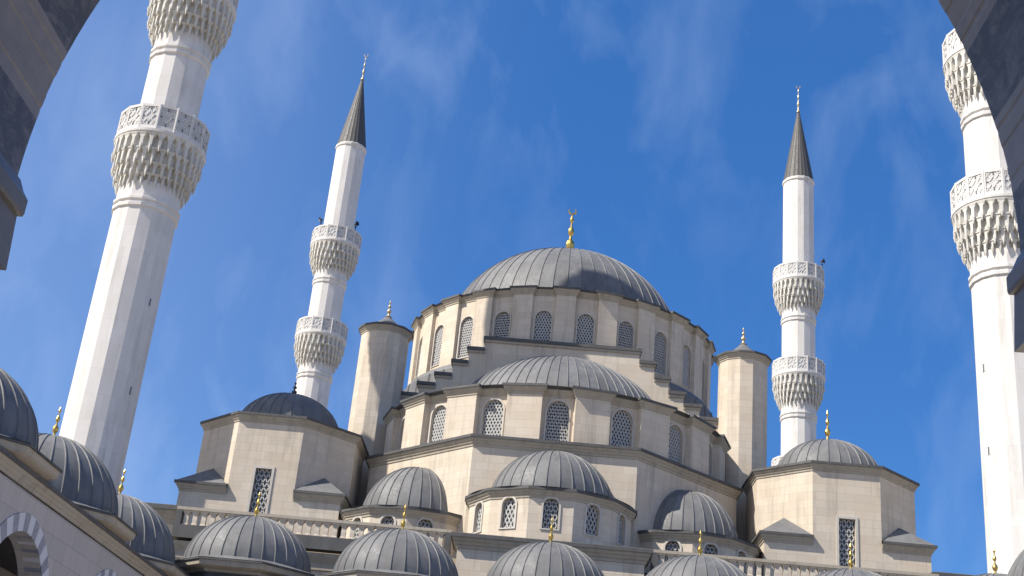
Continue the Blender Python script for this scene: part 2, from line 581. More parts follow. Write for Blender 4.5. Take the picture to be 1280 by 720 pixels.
def drum(name, c, r_in, r_out, nb, niche, a0, a1, zb, zt, win, winz, hole, parent, wins_ok=lambda a: True, wsize=None):
    pts, tag = drum_plan(c, r_in, r_out, nb, niche, a0, a1)
    mb = MB(); n = len(pts); closed = abs((a1-a0)-2*PI) < 1e-3
    spots = []
    for i in range(n if closed else n-1):
        p0, p1 = pts[i], pts[(i+1) % n]
        if isinstance(tag[i], float) and wins_ok(tag[i]):
            wall_panel(mb, p0, p1, zb, zt, [(u, winz+z) for u, z in hole], None, 0.34)
            spots.append((((p0[0]+p1[0])/2, (p0[1]+p1[1])/2), tag[i]))
        else: wall_panel(mb, p0, p1, zb, zt)
    ds = build(name, mb, STONE, parent)
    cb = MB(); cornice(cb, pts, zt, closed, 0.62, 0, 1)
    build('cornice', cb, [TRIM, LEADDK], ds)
    first = None
    for (x, y), a in spots:
        Wd = T(x, y, winz, a)
        if first is None: first = build('window', win, [PLASTER, GLASS, LATTICE], ds, Wd)
        else: dup(first, ds, Wd)
    return ds, pts

HWIN = 0.52
wmesh = window_mesh(HWIN, 2.80, HWIN*1.0, 0.18, 0.20, 0.08, barw=0.055)
drum('main_drum', (0, YC), 10.18, 10.42, 24, 1.42, -PI, PI, 27.2, 32.25, wmesh, 28.05,
     arch_outline(HWIN, 0, 2.80-HWIN, HWIN), MQ, lambda a: abs(a) < 2.0)

# the sloping lead roof behind the stepped wall and the body it covers
rf = MB()
nq = 96
rings_ = []
for r, z in ((11.4, 23.6), (11.0, 24.2), (10.76, 27.2), (10.48, 27.62)):
    rings_.append([(r*math.sin(2*PI*i/nq), max(YC-r*math.cos(2*PI*i/nq), YW+0.66), z) for i in range(nq)])
rf.loft(rings_, 0)
for i in range(0, nq, 2):
    t = 2*PI*(i+0.5)/nq
    p = [(r*math.sin(t), YC-r*math.cos(t), z) for r, z in ((11.02, 24.2), (10.78, 27.2))]
    if p[0][1] > YW+0.9 and p[1][1] > YW+0.9: rf.bar(p[0], p[1], 0.09, 0.09)
build('roof_skirt', rf, LEAD, MQ)
hb = MB(); hb.box(-11.7, 11.7, YW+0.5, YC+12, 11.0, 23.95)
build('hall_body', hb, STONE, MQ)
hb = MB(); hb.box(-20.2, 20.2, 61.4, 106, -1.7, 12.4)
build('hall_base', hb, STONE, MQ)
tr = MB(); tr.box(-20.1, 20.1, 61.5, 105.9, 12.403, 12.55)
build('terrace_roof', tr, LEAD, MQ)

# stepped wall in front of the great drum
steps = [(4.70, 28.0), (5.64, 27.25), (6.53, 26.35), (7.46, 25.45), (8.43, 24.75), (9.95, 24.0)]
sw = MB(); cp = MB()
def slab(mb, x0, x1, y0, y1, z0, z1, mi=0): mb.box(x0, x1, y0, y1, z0, z1, mi)
xp = 0
slab(sw, -steps[0][0], steps[0][0], YW, YW+0.6, 18.0, steps[0][1])
for k in range(1, len(steps)):
    for s_ in (-1, 1):
        xa, xb = sorted((s_*steps[k-1][0], s_*steps[k][0]))
        slab(sw, xa, xb, YW, YW+0.6, 18.0, steps[k][1])
SW = build('stepped_wall', sw, STONE, MQ)
slab(cp, -steps[0][0]-0.14, steps[0][0]+0.14, YW-0.16, YW+0.62, steps[0][1]+0.16, steps[0][1]+0.36, 1)
slab(cp, -steps[0][0]-0.07, steps[0][0]+0.07, YW-0.09, YW+0.61, steps[0][1]+0.002, steps[0][1]+0.158, 0)
for k in range(1, len(steps)):
    for s_ in (-1, 1):
        xa, xb = (steps[k-1][0]+0.002, steps[k][0]+0.14)
        if k == len(steps)-1: xb = steps[k][0]
        for (q, lo, hi, y0, mi) in ((0.0, 0.16, 0.36, 0.18, 1), (0.07, 0.002, 0.158, 0.09, 0)):
            a_, b_ = sorted((s_*xa, s_*(xb-q)))
            slab(cp, a_, b_, YW-y0, YW+0.62-q*0.1, steps[k][1]+lo, steps[k][1]+hi, mi)
build('coping', cp, [TRIM, LEADDK], SW)

# half dome and its drum
YH = YW-0.02
hd = dome_mesh(6.8, 5.5, 21.4, 33, (0.12, YH), True, rows=14)
rg = []
for r, z in ((10.0, 22.06), (6.78, 21.95), (6.75, 21.4)):
    rg.append([(r*math.sin(t), YH-r*math.cos(t), z) for t in [-PI/2+PI*i/60 for i in range(61)]])
hd.loft(rg, 0, False)
build('half_dome', hd, LEAD, MQ, smooth=28)
wmesh2 = window_mesh(0.57, 2.30, 0.57, 0.185, 0.22, 0.09, barw=0.055)
HD, hd_pts = drum('half_drum', (0, YH), 9.56, 9.95, 9, 1.62, -PI/2*1.04, PI/2*1.04, 18.5, 21.95, wmesh2, 19.1, arch_outline(0.57, 0, 2.30-0.57, 0.57), MQ)

# octagonal body below it
AO = 10.1
tt = AO*math.tan(PI/8)
oct_pts = [(-AO, YH+1.0), (-AO, YH-tt), (-tt, YH-AO), (tt, YH-AO), (AO, YH-tt), (AO, YH+1.0)]
ob = MB()
for i in range(5): wall_panel(ob, oct_pts[i], oct_pts[i+1], 11.5, 18.8)
OB = build('apse_body', ob, STONE, MQ)
cb = MB(); cornice(cb, oct_pts, 18.85, False, 0.70, 0, 1)
build('cornice', cb, [TRIM, LEADDK], OB)
fl = MB(); fl.add([(x, y, 19.02) for x, y in offset(oct_pts, 0.05, False)], [tuple(range(6))])
build('ledge_roof', fl, LEAD, OB)

# three exedrae
wmesh3 = window_mesh(0.36, 1.45, 0.36, 0.21, 0.24, 0.10, 0.055)
def exedra(cx, cy, ang, R, ze, da, dh):
    n = 12; base = []
    for i in range(-4, 4):
        t = ang + (i+0.5)*2*PI/n
        base.append((cx+R*math.sin(t), cy-R*math.cos(t)))
    mb = MB(); sp = []
    for i in range(7):
        p0, p1 = base[i], base[i+1]
        a = ang+(i-3)*2*PI/n
        if 0 < i < 6:
            wall_panel(mb, p0, p1, 11.5, ze, [(u, 13.72+z+ (ze-15.5)) for u, z in arch_outline(0.36, 0, 1.45-0.36, 0.36)], None, 0.28)
            sp.append((((p0[0]+p1[0])/2, (p0[1]+p1[1])/2), a))
        else: wall_panel(mb, p0, p1, 11.5, ze)
    ex = build('exedra_drum', mb, STONE, MQ)
    cb = MB(); cornice(cb, base, ze, False, 0.62, 0, 1)
    build('cornice', cb, [TRIM, LEADDK], ex)
    for (x, y), a in sp:
        global EXW
        Wd = T(x, y, 13.72+(ze-15.5), a)
        if EXW is None: EXW = build('window', wmesh3, [PLASTER, GLASS, LATTICE], ex, Wd)
        else: dup(EXW, ex, Wd)
    dmb = dome_mesh(da, dh, ze+0.1, 15, (0, 0), True, rows=12, rib_w=0.075, rib_h=0.04)
    rr = []
    for q in (R+0.2, da-0.03):
        rr.append([(q*math.sin(t), -q*math.cos(t), ze+0.14) for t in [-PI/2+PI*i/40 for i in range(41)]])
    dmb.loft(rr, 0, False)
    build('exedra_dome', dmb, LEAD, MQ, T(cx, cy, 0, ang), smooth=28)
EXW = None
exedra(0.0, YH-AO+0.02, 0.0, 4.1, 15.4, 3.12, 2.9)
for s_ in (-1, 1):
    exedra(s_*(AO*math.sin(PI/4)-0.13), YH-AO*math.cos(PI/4)+0.13, s_*PI/4, 3.75, 14.72, 2.8, 3.0)

# corner towers: square base with hipped corners, octagon, dome
wmesh4 = window_mesh(0.42, 2.6, 0.0, 0.25, 0.24, 0.13, 0.06)
def corner_tower(cx, cy, ze, gold, zf):
    A = 4.18
    R = A/math.cos(PI/8)
    o8 = ngon(cx, cy, R, 8, PI/8)          # edge 7->0 is the front
    mb = MB()
    hole = [(u, 14.15+z) for u, z in arch_outline(0.42, 0, 2.6, 0)]
    for i in range(8):
        p0, p1 = o8[i-1], o8[i]
        if i == 0: wall_panel(mb, p0, p1, 11.5, ze, hole, None, 0.28)
        else: wall_panel(mb, p0, p1, 11.5, ze)
    ct = build('corner_tower', mb, STONE, MQ)
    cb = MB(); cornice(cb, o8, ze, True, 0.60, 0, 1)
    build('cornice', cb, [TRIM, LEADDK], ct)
    build('window', wmesh4, [PLASTER, GLASS, LATTICE], ct, T(cx, cy-A, 14.15, 0))
    # hipped blocks that fill the corners of the square
    for i in range(4):
        t = PI/4+i*PI/2
        B = o8[(2*i) % 8]; Cc = o8[(2*i+1) % 8]
        cor = (cx+A*math.sqrt(2)*math.sin(t), cy-A*math.sqrt(2)*math.cos(t))
        zt = 15.6
        blk = MB()
        plan = [B, cor, Cc]
        ins = lambda p: (p[0]+(cx-p[0])*0.0005, p[1]+(cy-p[1])*0.0005)
        for q in range(2): wall_panel(blk, plan[q], plan[q+1], 11.5, zt)
        cornice(blk, plan, zt, False, 0.62, 1, 2)
        ov = offset(plan, 0.24, False)
        mid = ((B[0]+Cc[0])/2, (B[1]+Cc[1])/2)
        ap = (mid[0], mid[1], zt+1.25)
        e = [(x, y, zt+0.09) for x, y in ov]
        blk.tri(e[0], e[1], ap, 3); blk.tri(e[1], e[2], ap, 3)
        build('hipped_corner', blk, [STONE, TRIM, LEADDK, LEAD], ct)
    dmb = dome_mesh(2.95, 2.45, ze+0.12, 30, (cx, cy), rows=12, rib_w=0.10, rib_h=0.045)
    rr = [[(x, y, z) for x, y in ngon(cx, cy, q, 48, 0)] for q, z in ((3.5, ze+0.13), (2.92, ze+0.2))]
    dmb.loft(rr, 0)
    o8b = offset(o8, 0.05)
    dmb.add([(x, y, ze+0.125) for x, y in o8b], [tuple(range(8))])
    d_ = build('corner_dome', dmb, LEAD, MQ, smooth=28)
    build('finial', finial_mesh(zf, 0.8), gold, d_, T(cx, cy, ze+2.5))
corner_tower(-14.93, 68.5, 19.54, LEADDK, 1.0)  # left finial's dark lead stands in for the shade on it
corner_tower(15.06, 68.5, 19.5, GOLD, 2.0)

# slim round turrets at the ends of the stepped wall
def turret(cx, cy, ze):
    p = ngon(cx, cy, 1.47, 12, PI/12)
    mb = MB()
    for i in range(12): wall_panel(mb, p[i], p[(i+1) % 12], 11.5, ze)
    t_ = build('turret', mb, STONE, MQ)
    cb = MB(); cornice(cb, p, ze, True, 0.55, 0, 1)
    build('cornice', cb, [TRIM, LEADDK], t_)
    cap = MB(); cap.lathe([(1.62, ze+0.05), (1.2, ze+0.28), (0.8, ze+0.5), (0.4, ze+0.85), (0.12, ze+1.15)], 24, (cx, cy))
    build('cap', cap, LEAD, t_, smooth=40)
    build('finial', finial_mesh(1.15, 0.75), PALEGOLD, t_, T(cx, cy, ze+1.1))
turret(-10.85, YW+0.1, 28.05)
turret(10.98, YW+0.1, 28.15)

# facade: projecting portal block, terrace edges, low side walls
pw = MB(); pw.box(-4.15, 4.45, 58.55, 61.39, -1.7, 12.72)
PW = build('portal_wall', pw, STONE, MQ)
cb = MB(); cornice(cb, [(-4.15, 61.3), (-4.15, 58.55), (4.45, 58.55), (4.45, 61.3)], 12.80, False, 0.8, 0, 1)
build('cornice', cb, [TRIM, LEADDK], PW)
tp = MB(); tp.box(-4.1, 4.4, 58.6, 61.45, 12.722, 12.9)
build('portal_roof', tp, LEAD, PW)
for x0, x1, nm in ((-18.05, -4.16, 'l'), (4.46, 18.55, 'r')):
    fwm = MB(); fwm.box(x0, x1, 60.75, 61.39, -1.7, 11.97)
    fo = build('facade_wall', fwm, STONE, MQ)
    cb = MB()
    sweep(cb, [(x0, 61.3), (x0, 60.75), (x1, 60.75), (x1, 61.3)], [(0.0, 11.1), (0.1, 11.15), (0.12, 11.45), (0.3, 11.75), (0.36, 11.9)], False)
    build('cornice', cb, TRIM, fo)
for x0, x1 in ((-27.0, -18.06), (18.56, 27.0)):
    lw = MB(); lw.box(x0, x1, 61.0, 61.38, -1.7, 13.35)
    lo_ = build('side_wall', lw, STONE, MQ)
    cb = MB()
    e0 = [(x0, 61.38), (x0, 61.0), (x1, 61.0), (x1, 61.38)]
    cornice(cb, e0, 13.4, False, 1.0, 0, 1)
    cb.box(x0, x1, 61.0, 61.9, 13.41, 13.62, 1)
    build('cornice', cb, [TRIM, LEADDK], lo_)

# balustrades on the terrace edge
def balustrade(x0, x1, label, up):
    b = thing('balustrade', label, 'balustrade', ((x0+x1)/2, 60.6, 11.9+up), 'balustrades along the terrace edge')
    m_ = MB(); m_.box(x0, x1, 60.36, 61.1, 11.905+up, 12.52+up); build('base_ledge', m_, LEADDK, b)
    m_ = MB(); m_.box(x0, x1, 60.46, 60.78, 13.26+up, 13.40+up); m_.box(x0+0.02, x1-0.02, 60.50, 60.74, 13.18+up, 13.258+up)
    build('top_rail', m_, TRIM, b)
    for xe in (x0+0.001, x1-0.301):
        m_ = MB(); m_.box(xe, xe+0.30, 60.40, 60.9, 12.522+up, 13.178+up); build('end_post', m_, LEADDK, b)
    first = None
    n = int((x1-x0)/0.43)
    for i in range(n):
        x = x0+0.5+(x1-x0-1.0)*i/(n-1)
        Wd = T(x, 60.62, 12.522+up)
        if first is None:
            q = MB()
            q.loft([[(-w, -w, z), (w, -w, z), (w, w, z), (-w, w, z)] for w, z in ((0.135, 0), (0.135, 0.07), (0.105, 0.10), (0.11, 0.3), (0.10, 0.50), (0.14, 0.60), (0.18, 0.656))], 0, True, True, True)
            first = build('baluster', q, STONE, b, Wd)
        else: dup(first, b, Wd)
balustrade(-17.9, -4.62, 'pale stone balustrade below the left corner tower, one end boxed in dark lead', 0.16)
balustrade(4.92, 18.4, 'pale stone balustrade in front of the right corner tower, beside the portal wall', 0.08)

# ------------------------------------------------------------------ minarets
NF = 16
FR = math.radians(-14)
def fac(r, z): return [(r*math.sin(2*PI*i/NF+FR), -r*math.cos(2*PI*i/NF+FR), z) for i in range(NF)]
NECK = [32.1, 42.6, 53.25]
def muqarnas():
    """hanging tiers of little pointed niches from shaft (z=0) up to the balcony floor (z=2.85)"""
    mb = MB()
    tiers = [(1.98, 0.0, 0.52), (2.22, 0.52, 1.15), (2.45, 1.15, 1.95), (2.62, 1.95, 2.85)]
    NC, SU = 30, 12
    prev = 1.80
    for k, (ro, za, zb) in enumerate(tiers):
        ph = 0.5 if k % 2 else 0.0
        h = zb-za
        rings = []
        RV = 12
        # underside of the tier
        def rad(u, t):
            au = abs(u)*2           # 0 centre of niche .. 1 at the rib
            wid = 0.66 if t < 0.5 else 0.66*max(0.0, 1-(t-0.5)/0.38)**0.75
            m_ = 1.0 if au < wid else 0.0
            edge = max(0.0, min(1.0, (wid-au)/0.10)) if t < 0.9 else 0.0
            return ro+(0.05 if t > 0.9 else 0.0)-0.26*edge
        low = []
        for v in range(RV+1):
            t = v/RV
            ring = []
            for c_ in range(NC):
                for s_ in range(SU):
                    u = (s_/SU)-0.5
                    a = 2*PI*(c_+ph+s_/SU)/NC
                    z = za+h*t
                    if v == 0: z -= 0.10*(1-min(1, (1-abs(u)*2)/0.35)) if abs(u)*2 > 0.65 else 0.0
                    r = rad(u, t)
                    ring.append((r*math.sin(a), -r*math.cos(a), z))
            rings.append(ring)
        under = [((prev-0.05)*math.sin(math.atan2(p[0], -p[1])), -(prev-0.05)*math.cos(math.atan2(p[0], -p[1])), za+0.02) for p in rings[0]]
        mb.loft([under]+rings, 0)
        # pendants under the ribs
        for c_ in range(NC):
            a = 2*PI*(c_+ph)/NC
            r = ro-0.04
            x, y = r*math.sin(a), -r*math.cos(a)
            w = 0.085
            mb.loft([[(x, y, za-(0.30+0.16*((c_*7+k*3) % 5)/4))]*5, [(x+w*math.cos(q*2*PI/5), y+w*math.sin(q*2*PI/5), za-0.06) for q in range(5)],
                     [(x+w*0.8*math.cos(q*2*PI/5), y+w*0.8*math.sin(q*2*PI/5), za+0.12) for q in range(5)]], 0)
        prev = ro+0.05
    mb.lathe([(2.66, 2.852), (2.72, 2.90), (2.73, 3.05), (2.62, 3.06)], NF*2, (0, 0), 1, FR)
    return mb

def parapet():
    mb = MB()
    R, H = 2.68, 1.66
    for i in range(NF):
        a0, a1 = 2*PI*i/NF+FR, 2*PI*(i+1)/NF+FR
        p0 = Vector((R*math.sin(a0), -R*math.cos(a0), 0)); p1 = Vector((R*math.sin(a1), -R*math.cos(a1), 0))
        d = (p1-p0); ln = d.length; d.normalize(); n = Vector((d.y, -d.x, 0))
        P = lambda u, z, o=0.0: tuple(p0+d*u+n*o+Vector((0, 0, z)))
        b = 0.10
        x0, x1, z0, z1 = b, ln-b, 0.24, H-0.16
        # frame
        mb.quad(P(0, 0), P(ln, 0), P(x1, z0), P(x0, z0)); mb.quad(P(x0, z1), P(x1, z1), P(ln, H), P(0, H))
        mb.quad(P(0, 0), P(x0, z0), P(x0, z1), P(0, H)); mb.quad(P(x1, z0), P(ln, 0), P(ln, H), P(x1, z1))
        for (a, b_) in (((x0, z0), (x1, z0)), ((x1, z0), (x1, z1)), ((x1, z1), (x0, z1)), ((x0, z1), (x0, z0))):
            mb.quad(P(*b_), P(*a), P(*a, -0.05), P(*b_, -0.05))
        mb.quad(P(x0, z0, -0.05), P(x1, z0, -0.05), P(x1, z1, -0.05), P(x0, z1, -0.05), 1)
        mb.quad(P(ln, 0, -0.16), P(0, 0, -0.16), P(0, H, -0.16), P(ln, H, -0.16))
        mb.quad(P(0, H), P(ln, H), P(ln, H, -0.16), P(0, H, -0.16))
        mb.quad(P(0, 0, -0.16), P(ln, 0, -0.16), P(ln, 0), P(0, 0))
        # carved interlace in the panel
        cx, cz = (x0+x1)/2, (z0+z1)/2; w2, h2 = (x1-x0)/2, (z1-z0)/2
        def rib(u0_, v0_, u1_, v1_, w=0.045):
            A_ = Vector(P(cx+u0_*w2, cz+v0_*h2, -0.035)); B_ = Vector(P(cx+u1_*w2, cz+v1_*h2, -0.035))
            dd = (B_-A_).normalized(); s_ = dd.cross(n)*w/2
            o_ = n*0.022
            mb.loft([[A_-s_-o_, A_+s_-o_, A_+s_+o_, A_-s_+o_], [B_-s_-o_, B_+s_-o_, B_+s_+o_, B_-s_+o_]], 0, True, True, True)
        star = []
        for q in range(8):
            t = 2*PI*q/8; rr = 0.62 if q % 2 == 0 else 0.36
            star.append((rr*math.sin(t), rr*math.cos(t)))
        for q in range(8): rib(*star[q], *star[(q+1) % 8])
        for sx in (-1, 1):
            for sz in (-1, 1):
                rib(sx*0.95, sz*0.95, sx*0.27, sz*0.27); rib(sx*0.95, sz*0.45, sx*0.45, sz*0.95)
                rib(sx*0.95, 0.0, sx*0.62, 0.0); rib(0.0, sz*0.95, 0.0, sz*0.62)
        # corner post
        mb.bar(P(0, -0.0, -0.04), P(0, H+0.01, -0.04), 0.10, 0.10)
    return mb

MIN = thing('minaret', 'white marble minaret nearest on the left, its tip cut off above the picture', 'minaret', (0, 0, 0), 'minarets at the corners of the mosque')
sh = MB()
def seg(prof): sh.loft([fac(r, z) for r, z in prof], 0)
seg([(1.86, 11.8), (1.83, NECK[0]-0.42)])
prevtop = None
rad_at = [1.83, 1.76, 1.72]
for k, zn in enumerate(NECK):
    r = rad_at[k]
    seg([(r, zn-0.42), (r+0.10, zn-0.36), (r+0.12, zn-0.16), (r+0.03, zn-0.10), (r+0.03, zn), (r+0.13, zn+0.06), (r+0.13, zn+0.22), (r+0.02, zn+0.28), (r+0.03, zn+1.25)])
    nr = (1.76, 1.72, 1.67)[k]
    top = NECK[k+1]-0.42 if k < 2 else 69.6
    seg([(nr, zn+3.0), ((1.76, 1.72, 1.64)[k], top)])
seg([(1.64, 69.6), (1.74, 69.68), (1.76, 69.92), (1.64, 70.05), (1.0, 70.1)])
build('shaft', sh, MARBLE, MIN)
bs = MB()
bs.loft([fac(2.9, 9.0), fac(1.92, 11.8), fac(1.85, 11.81)], 0); bs.box(-2.9, 2.9, -2.9, 2.9, 0, 9.0)
build('base', bs, STONE, MIN)
mq_mesh = muqarnas(); pp = parapet()
b0 = build('balcony', mq_mesh, [CARVED, MARBLE], MIN, T(0, 0, NECK[0]+1.2+1.7-1.7), smooth=35)
build('parapet', pp, [MARBLE, PANEL], b0, T(0, 0, NECK[0]+1.2+3.06))
for k in (1, 2): dup_tree(b0, MIN, T(0, 0, NECK[k]+1.2))
sp = MB()
rings = []
for k in range(13):
    t = k/12
    r = 1.66*(1-t)+0.10*t; z = 69.98+9.3*t
    ring = []
    for i in range(24):
        for q, up in ((-0.5, 0), (-0.12, 0), (0.0, 0.022*(1-t*0.8)), (0.12, 0)):
            a = 2*PI*(i+q)/24
            ring.append(((r+up)*math.sin(a), -(r+up)*math.cos(a), z))
    rings.append(ring)
sp.loft(rings, 0, True, True, True)
build('spire', sp, SPIRE, MIN, smooth=25)
build('finial', finial_mesh(3.6, 0.75, True), PALEGOLD, MIN, T(0, 0, 79.1))
def slit(z, a, mr=1.83):
    q = MB(); q.box(-0.09, 0.09, -0.03, 0.1, 0, 0.75); q.box(-0.15, -0.092, -0.05, 0.1, -0.05, 0.8, 1); q.box(0.092, 0.15, -0.05, 0.1, -0.05, 0.8, 1)
    build('slit_window', q, [GLASS, MARBLE], MIN, T(mr*math.sin(a), -mr*math.cos(a), z, a))

K = 0.9463
minarets = [((-23.72, 63.4), 'white marble minaret nearest on the left, its tip cut off above the picture', [(math.radians(75), 24.6), (math.radians(75), 19.6)]),
            ((23.55, 63.4), 'white marble minaret nearest on the right, partly hidden by the dark entrance arch', [(math.radians(-60), 24.8), (math.radians(-60), 20.3)]),
            ((-23.85, 118.4), 'slim white minaret with dark spire rising behind the left corner tower', []),
            ((23.45, 118.4), 'slim white minaret with dark spire rising behind the right corner tower', [])]
for i, ((x, y), lab, sl) in enumerate(minarets):
    loc = Matrix.Translation((x, y, 0.0)) @ Matrix.Scale(K, 4)
    if i == 0:
        r = MIN
    else:
        r = dup_tree(MIN, None, loc)
    r['label'] = lab
    minarets[i] = (r, (x, y), sl)
WM_first = Matrix.Translation((-23.72, 63.4, 0.0)) @ Matrix.Scale(K, 4)
def move_tree(o, rel):
    WM[o.name] = rel @ WM[o.name]
    for c in o.children: move_tree(c, rel)
MIN.matrix_basis = WM_first
move_tree(MIN, WM_first)
for r, (x, y), sl in minarets:
    for a, z in sl:
        a = FR+PI/16+round((a-FR-PI/16)/(PI/8))*PI/8
        ap = 1.84*K*math.cos(PI/16)
        q = MB(); q.box(-0.06, 0.06, -0.02, 0.1, 0, 0.42); q.box(-0.10, -0.062, -0.03, 0.1, -0.04, 0.46, 1); q.box(0.062, 0.10, -0.03, 0.1, -0.04, 0.46, 1)
        build('slit_window', q, [GLASS, MARBLE], r, T(x+ap*math.sin(a), y-ap*math.cos(a), z, a))

# loudspeakers clamped to the upper balconies of the two far minarets
def speaker(x, y, z, a, label):
    s_ = thing('loudspeaker', label, 'loudspeaker', (x, y, z), 'horn loudspeakers on the far minarets')
    h = MB()
    prof = [(0.6*a_, 0.6*b_) for a_, b_ in ((0.10, -0.32), (0.11, -0.05), (0.16, 0.1), (0.26, 0.26), (0.40, 0.36), (0.42, 0.37), (0.36, 0.34), (0.10, 0.12))]
    rings = []
    for r_, d_ in prof: rings.append([(r_*math.cos(2*PI*i/14), -d_, 0.75+r_*math.sin(2*PI*i/14)) for i in range(14)])
    h.loft(rings, 0, True, True, False)
    build('horn', h, BLACK, s_, T(x, y, z, a), smooth=40)
    b = MB(); b.bar((0, 0, -0.05), (0, 0, 0.66), 0.09); b.bar((-0.16, 0, 0.45), (0.16, 0, 0.45), 0.07)
    build('bracket', b, BLACK, s_, T(x, y, z, a))
zt = (NECK[2]+1.2+3.06+1.6)*K
speaker(-23.85-1.5, 118.4-1.9, zt, math.radians(-60), 'black horn loudspeaker on the left rim of the far left minaret balcony')
speaker(-23.85+2.0, 118.4-1.5, zt, math.radians(50), 'black horn loudspeaker on the right rim of the far left minaret balcony')
speaker(23.45+2.1, 118.4-1.3, zt, math.radians(50), 'black horn loudspeaker on the rim of the far right minaret balcony')

# ------------------------------------------------------------------ courtyard porticoes
def dome_unit(parent, x, y, wall_ap, eave_z, base_z, da, dh, fin_h, src=None):
    """octagonal base with eave, ribbed lead dome, gilded finial"""
    if src is not None:
        rel = Matrix.Translation((x, y, 0)) @ WM[src[0].name].inverted()
        dup_tree(src[0], parent, Matrix.Translation((x, y, 0)))
        dup_tree(src[1], parent, Matrix.Translation((x, y, 0)))
        return src
    o8w = ngon(0, 0, (wall_ap-0.24)/math.cos(PI/8), 8, PI/8)
    o8 = ngon(0, 0, wall_ap/math.cos(PI/8), 8, PI/8)
    mb = MB()
    for i in range(8): wall_panel(mb, o8w[i], o8w[(i+1) % 8], base_z, eave_z-0.2, mi=2)
    sweep(mb, o8w, [(0.0, eave_z-0.42), (0.10, eave_z-0.40), (0.13, eave_z-0.30), (0.42, eave_z-0.24), (0.50, eave_z-0.20), (0.54, eave_z-0.02), (0.54, eave_z)], True, 1)
    sweep(mb, o8w, [(0.54, eave_z), (0.60, eave_z), (0.60, eave_z+0.06), (0.2, eave_z+0.16)], True, 2)
    mb.add([(px, py, eave_z+0.2) for px, py in o8], [tuple(range(8))], 3)
    b = build('dome_base', mb, [WINGSTONE, TRIM, LEADDK, LEAD], parent, T(x, y, 0))
    dmb = dome_mesh(da, dh, eave_z+0.2, 30, rows=14, rib_w=0.065, rib_h=0.035)
    o8o = offset(o8, 0.33)
    rr = []
    nn = 48
    r_out = []
    for i in range(nn):
        t = 2*PI*i/nn
        tm = ((t+PI/8) % (PI/4))-PI/8
        rr_ = (wall_ap+0.30)/math.cos(tm)
        r_out.append((rr_*math.sin(t), -rr_*math.cos(t), eave_z+0.10))
    dmb.loft([r_out, [(da*0.99*math.sin(2*PI*i/nn), -da*0.99*math.cos(2*PI*i/nn), eave_z+0.30) for i in range(nn)]], 0)
    d = build('dome', dmb, LEAD, parent, T(x, y, 0), smooth=28)
    build('finial', finial_mesh(fin_h, 0.56), GOLD, d, T(x, y, eave_z+0.2+dh-0.12))
    return (b, d)

# portico along the mosque front
PF = thing('courtyard_portico', 'row of lead domes with gold finials along the foot of the mosque front', 'portico', (0, 55.8, -1.7))
pm = MB()
for i in range(7):
    x = (i-3)*6.54+0.05
    if abs(i-3) == 3: wall_panel(pm, (x-3.27, 53.0), (x+3.27, 53.0), -1.7, 8.7); continue
    wall_panel(pm, (x-3.27, 53.0), (x+3.27, 53.0), -1.7, 8.7, [(u, z) for u, z in arch_outline(2.45, -1.7, 4.4, 2.6)], None, 0.8)
build('arcade_wall', pm, WINGSTONE, PF)
pr = MB(); pr.box(-21.5, 21.5, 53.05, 60.3, 8.3, 8.62)
build('roof', pr, LEADDK, PF)
pc = MB(); cornice(pc, [(-15.0, 53.0), (15.0, 53.0)], 8.72, False, 0.8, 0, 1)
build('cornice', pc, [TRIM, LEADDK], PF)
unit = None
for i in range(5):
    unit = dome_unit(PF, (i-2)*6.54+0.08, 55.8, 2.86, 9.72, 8.55, 2.75, 2.35, 1.35, unit)

# side wings
def wing(sx, label, domes):
    X = sx*15.2; XO = sx*21.0
    w = thing('arcade_wing', label, 'arcade', (sx*18, 32, -1.7), 'arcades along the sides of the courtyard')
    mb = MB(); vs = []
    ys = [36.7+8.2*k for k in range(-3, 2)]
    for yc in ys:
        p0, p1 = ((X, yc+4.1), (X, yc-4.1)) if sx > 0 else ((X, yc-4.1), (X, yc+4.1))
        # outward faces the courtyard
        wall_panel(mb, p0, p1, -1.7, 8.1, arch_outline(2.45, -1.7, 4.55, 2.52, 10), None, 0.7)
    build('arcade_wall', mb, WINGSTONE, w)
    # striped voussoir rings, a finger proud of the wall
    first = None
    for yc in ys:
        ol = arch_outline(2.45, 2.0, 4.55, 2.52, 11)[1:-1]
        oo = arch_outline(2.95, 2.0, 4.55, 3.05, 11)[1:-1]
        Wd = T(X, yc, 0, -PI/2 if sx > 0 else PI/2)
        if first is None:
            q = MB()
            for i in range(len(ol)-1):
                a, b, c, d = ol[i], ol[i+1], oo[i+1], oo[i]
                f_ = lambda p, y: (p[0], y, p[1])
                mi = i % 2
                q.quad(f_(d, -0.03), f_(a, -0.03), f_(b, -0.03), f_(c, -0.03), mi)
                q.quad(f_(c, -0.03), f_(c, 0.02), f_(d, 0.02), f_(d, -0.03), mi)
                q.quad(f_(a, -0.03), f_(a, 0.5), f_(b, 0.5), f_(b, -0.03), mi)
            first = build('arch_ring', q, [VOUSGREY, VOUSWHITE], w, Wd)
        else: dup(first, w, Wd)
    bw = MB(); bw.box(min(XO, XO+sx*0.5), max(XO, XO+sx*0.5), 6.2, 59, -1.7, 8.1)
    build('back_wall', bw, WINGSTONE, w)
    rf_ = MB(); a, b = sorted((X+sx*0.05, XO+sx*0.6)); rf_.box(a, b, 6.2, 52.9, 8.102, 8.7)
    build('roof', rf_, LEADDK, w)
    cb = MB()
    path = [(X, 53.2), (X, 6.2)] if sx > 0 else [(X, 6.2), (X, 53.2)]
    cornice(cb, path, 8.5, False, 0.55, 0, 1)
    build('cornice', cb, [TRIM, LEADDK], w)
    u = None
    for (dx, dy) in domes:
        u = dome_unit(w, sx*dx, dy, 2.92, 8.95, 8.1, 2.72, 2.70, 1.30, u)
